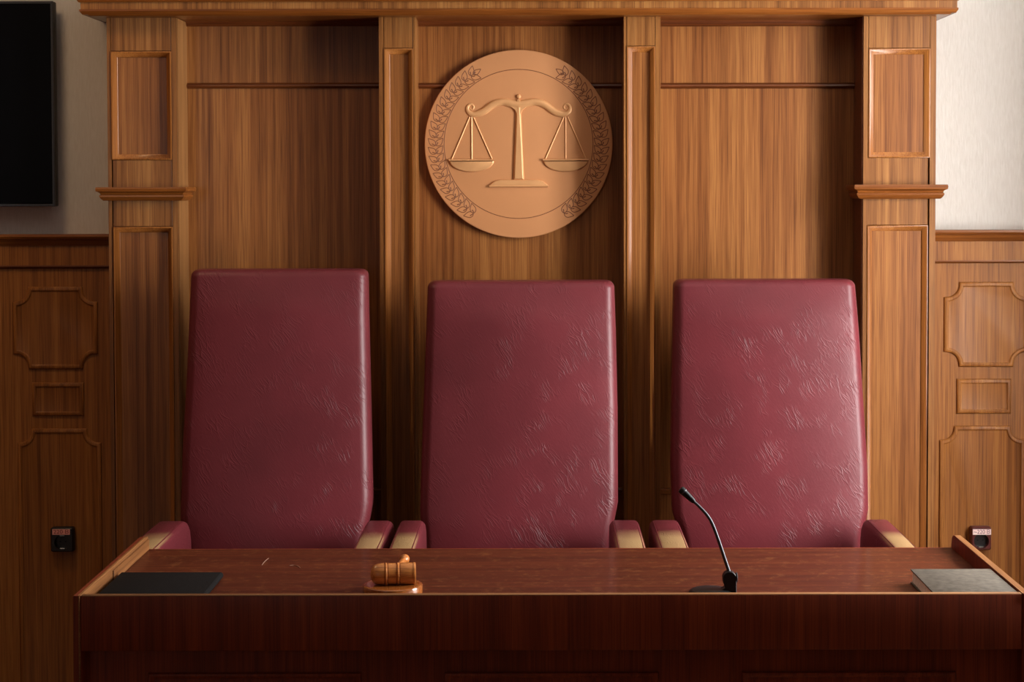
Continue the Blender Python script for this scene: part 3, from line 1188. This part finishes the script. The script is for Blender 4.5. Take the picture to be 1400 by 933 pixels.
bm = NB(); box(bm, xi1, xo1, yf0, yb - 0.03, ZR - 0.0005, ZR + 0.0012, 0.0006, 1)
obj('edge_strip', bm, M_rail, sr)
# front board with its rubbed top edge
zfb = Z(890, 3.973, 740)
bm = NB(); box(bm, xi0, xi1, yf0, yf1, zfb, ZR - 0.0015, 0.0025, 2)
fb = obj('front_board', bm, M_bench, be)
bm = NB(); box(bm, xi0, xi1, yf0 + 0.001, yf1 - 0.0005, ZR - 0.004, ZR, 0.0016, 2)
obj('rubbed_edge', bm, M_worn, fb)
yl = 4.015
bm = NB(); box(bm, xi0, xi1, yl, yl + 0.02, FL, zfb + 0.06)
lb = obj('lower_front', bm, M_bench, be)
ztp = Z(919, yl, 740)
for (a, c) in ((203, 494), (608, 900), (1014, 1306)):
    b = NB()
    rings(b, rect(X(a, yl, 920), X(c, yl, 920), FL + 0.16, ztp), [(0, 0), (0, 0.004), (-0.002, 0.008), (-0.006, 0.009), (-0.012, 0.006), (-0.014, 0.002), (-0.03, 0.004)], yl)
    obj('raised_panel', b, M_bench, lb, 40)
bm = NB(); box(bm, xi0, xi1, yl - 0.006, yl, FL, FL + 0.10, 0.003)
obj('plinth', bm, M_bench, be)

# ------------------------------------------------------------------ folder, book
x0, y1 = PZ(166, 783, ZD + 0.016)
x1, _ = PZ(303, 783, ZD + 0.016)
fo = thing('document_folder', 'closed black leather document folder lying at the left end of the bench', 'folder', ((x0 + x1) / 2, (y1 + 4.01) / 2, ZD))
y0f = 4.008
x0 = max(x0, xi0 + 0.008)
for nm, z0, z1 in (('lower_cover', ZD + 0.0003, ZD + 0.005), ('upper_cover', ZD + 0.012, ZD + 0.0165)):
    bm = NB(); box(bm, x0, x1, y0f, y1, z0, z1, 0.0018, 3)
    obj(nm, bm, M_folio, fo)
bm = NB(); box(bm, x0 + 0.006, x1 - 0.006, y0f + 0.004, y1 - 0.004, ZD + 0.005, ZD + 0.012)
obj('pages', bm, M_folio, fo)
bm = NB()
tube(bm, [(x1 - 0.004, y0f + 0.001, ZD + 0.0085), (x1 - 0.004, y1 - 0.001, ZD + 0.0085)], 0.008, 14)
obj('spine', bm, M_folio, fo)
x0, y1 = PZ(1246.5, 780, ZD + 0.035)
x1, y1b = PZ(1357, 776.5, ZD + 0.035)
x1 = min(x1, xi1 - 0.004)

y1 = (y1 + y1b) / 2
y0b = 3.998
bk = thing('book', 'thick grey cloth hardcover book lying at the right end of the bench', 'book', ((x0 + x1) / 2, (y0b + y1) / 2, ZD))
for nm, z0, z1 in (('back_cover', ZD + 0.0003, ZD + 0.0035), ('front_cover', ZD + 0.0315, ZD + 0.035)):
    bm = NB(); box(bm, x0, x1, y0b, y1, z0, z1, 0.0008, 2)
    obj(nm, bm, M_book, bk)
bm = NB()
box(bm, x0 + 0.004, x1 - 0.004, y0b + 0.004, y1 - 0.004, ZD + 0.0036, ZD + 0.0314)
obj('pages', bm, M_page, bk)
bm = NB()
box(bm, x1 - 0.0035, x1, y0b, y1, ZD + 0.002, ZD + 0.034, 0.0015, 2)
obj('spine', bm, M_book, bk)

# ------------------------------------------------------------------ gavel and block
gx, gy = PZ(537, 799.5, ZD + 0.02)
sb = thing('sound_block', 'round polished wooden sound block under the gavel on the bench', 'sound block', (gx, gy, ZD))
rb = 0.0715
bm = NB()
lathe(bm, [(rb - 0.004, 0), (rb, 0.002), (rb, 0.017), (rb - 0.001, 0.0195), (rb - 0.004, 0.021), (rb - 0.010, 0.0212)], (gx, gy, ZD + 0.0003), (0, 0, 1), 64)
blk = obj('block', bm, M_block, sb, 30)
bm = NB()
lathe(bm, [(rb - 0.010, 0.0212), (rb - 0.011, 0.0198), (rb - 0.013, 0.0194), (0, 0.0194)], (gx, gy, ZD + 0.0003), (0, 0, 1), 64, close=False)
obj('striking_face', bm, M_block, sb, 30)
ztb = ZD + 0.0197
hr = 0.0262
hc = Vector((*P(537.5, 785, gy), 0))
ha = Vector((1, 0.10, 0.0)).normalized()
head_c = Vector((hc.x, gy - 0.004, ztb + hr + 0.0006))
gv = thing('gavel', 'polished wooden judge gavel lying on its round sound block', 'gavel', (head_c.x, head_c.y, ztb))
Lh = 0.054
prof = [(0, -Lh), (0.006, -Lh + .0006), (0.013, -Lh + .0025), (0.019, -Lh + .006), (0.0225, -Lh + .011), (0.0245, -Lh + .018), (0.0255, -Lh + .026), (0.0258, -0.021)]
def ring_at(h):
    return [(0.0252, h - 0.0052), (0.0228, h - 0.0044), (0.0228, h - 0.0034), (0.0250, h - 0.0026), (0.0266, h - 0.0012), (0.0266, h + 0.0012), (0.0250, h + 0.0026), (0.0228, h + 0.0034), (0.0228, h + 0.0044), (0.0252, h + 0.0052)]
prof += ring_at(-0.0165) + ring_at(0.012)
prof += [(0.0258, 0.02), (0.0258, 0.040), (0.0255, 0.0475), (0.0262, 0.0485), (0.0262, 0.0515), (0.0255, 0.0535), (0.0235, 0.054), (0, 0.0535)]
bm = NB()
lathe(bm, prof, head_c, ha, 48)
obj('head', bm, M_gavel, gv, 30)
# handle runs away from the camera, tip rising on the far side
hd = Vector((0.10, 1.0, -0.01)).normalized()
bm = NB()
h0 = head_c + hd * 0.016 + Vector((0.004, 0, 0.008))
lathe(bm, [(0.0075, 0), (0.0075, 0.03), (0.0062, 0.05), (0.0075, 0.085), (0.0075, 0.095), (0.006, 0.100), (0.0068, 0.103), (0.0110, 0.108), (0.0128, 0.115), (0.0118, 0.122), (0.0072, 0.127), (0, 0.129)],
      h0, hd, 28)
obj('handle', bm, M_gavel, gv, 40)

# ------------------------------------------------------------------ microphone
mx_, my_ = PZ(975, 812, ZD)
mic = thing('gooseneck_microphone', 'black gooseneck conference microphone standing on the bench', 'microphone', (mx_, my_, ZD))
s = my_ / F
bm = NB()
bcx, bcy = PZ(972, 808, ZD + .006)
prof = [(1.0, 0.0), (1.0, 0.003), (0.96, 0.006), (0.82, 0.0095), (0.55, 0.0115), (0.0, 0.012)]
lathe(bm, prof, (0, 0, 0), (0, 0, 1), 48)
for v in bm.verts:
    v.co = (bcx + v.co.x * 0.052, bcy + v.co.y * 0.050, ZD + 0.0003 + v.co.z)
base = obj('base', bm, M_black, mic, 30)
bm = NB()
cu_ = [(bcx + 0.010 * math.cos(a_) * 1.0 + 0.004, bcy - 0.036 * math.sin(a_), ZD + 0.0125) for a_ in [PI / 2 * (k / 6 - 1) * 1.0 + PI / 4 * 0 for k in range(13)]]
# hinge bracket at the right: two upright rounded cheeks
hx, hy = PZ(997.5, 814, ZD + .002)
hy = bcy - 0.016
x0, x1 = X(988.5, hy, 800), X(1007, hy, 800)
zt = Z(782, hy, 998)
bm = NB()
w_ = (x1 - x0)
path = [(x0 + 0.002, ZD + 0.004), (x1, ZD + 0.0005), (x1, zt - w_ / 2)]
for k in range(1, 10):
    a_ = PI * k / 10
    path.append(((x0 + x1) / 2 + w_ / 2 * math.cos(a_), zt - w_ / 2 + w_ / 2 * math.sin(a_)))
path += [(x0, zt - w_ / 2), (x0 + 0.001, zt - w_ * 0.85), (x0 + 0.005, zt - w_ * 1.15), (x0 + 0.004, ZD + 0.016), (x0 - 0.006, ZD + 0.010)]
rings(bm, path, [(-0.001, -0.024), (0, -0.023), (0, 0.0), (-0.0012, 0.0015)], hy, fill=True, back=True)
hb = obj('hinge_bracket', bm, M_black, mic, 30)
bm = NB()
lathe(bm, [(0.0115, 0), (0.0125, 0.001), (0.0125, 0.003), (0.011, 0.004)], (x1 - 0.001, hy + 0.010, zt - w_ / 2), (1, 0, 0), 24)
obj('hinge_knob', bm, M_metal, hb)
# gooseneck
pts = [(997.5, 784, 0.012), (990, 762, 0.016), (982, 738, 0.020), (974, 717, 0.024), (967, 705, 0.027), (957, 694, 0.030), (947.5, 685, 0.033)]
q = []
for u, v, dy in pts:
    x_, z_ = P(u, v, hy + dy)
    q.append(Vector((x_, hy + dy, z_)))
qq = catmull(q, 6)
bm = NB(); tube(bm, qq, [0.0043 - 0.0007 * i / len(qq) for i in range(len(qq))], 14)
obj('gooseneck', bm, M_metal, mic, 50)
a_, b_ = q[-1], Vector((P(930.5, 669, hy + .037)[0], hy + .037, P(930.5, 669, hy + .037)[1]))
d = b_ - a_
ln = d.length
bm = NB()
lathe(bm, [(0.0045, -0.004), (0.0060, 0.0), (0.0068, 0.006), (0.0086, ln - 0.012), (0.0090, ln - 0.003), (0.0080, ln), (0.004, ln + 0.0015), (0, ln + 0.0018)], a_, d, 24)
cp = obj('capsule', bm, M_black, mic, 30)
bm = NB()
lathe(bm, [(0.0088, ln - 0.012), (0.0092, ln - 0.011), (0.0092, ln - 0.009), (0.0088, ln - 0.008)], a_, d, 24, close=False)
obj('capsule_ring', bm, M_metal, cp)

# ------------------------------------------------------------------ view
vs = sc.view_settings
vs.view_transform = 'Standard'
vs.look = 'None'
vs.exposure = 0.0
vs.gamma = 1.0
vs.use_curve_mapping = False
sc.cycles.max_bounces = 8
sc.cycles.diffuse_bounces = 4
sc.cycles.use_denoising = True
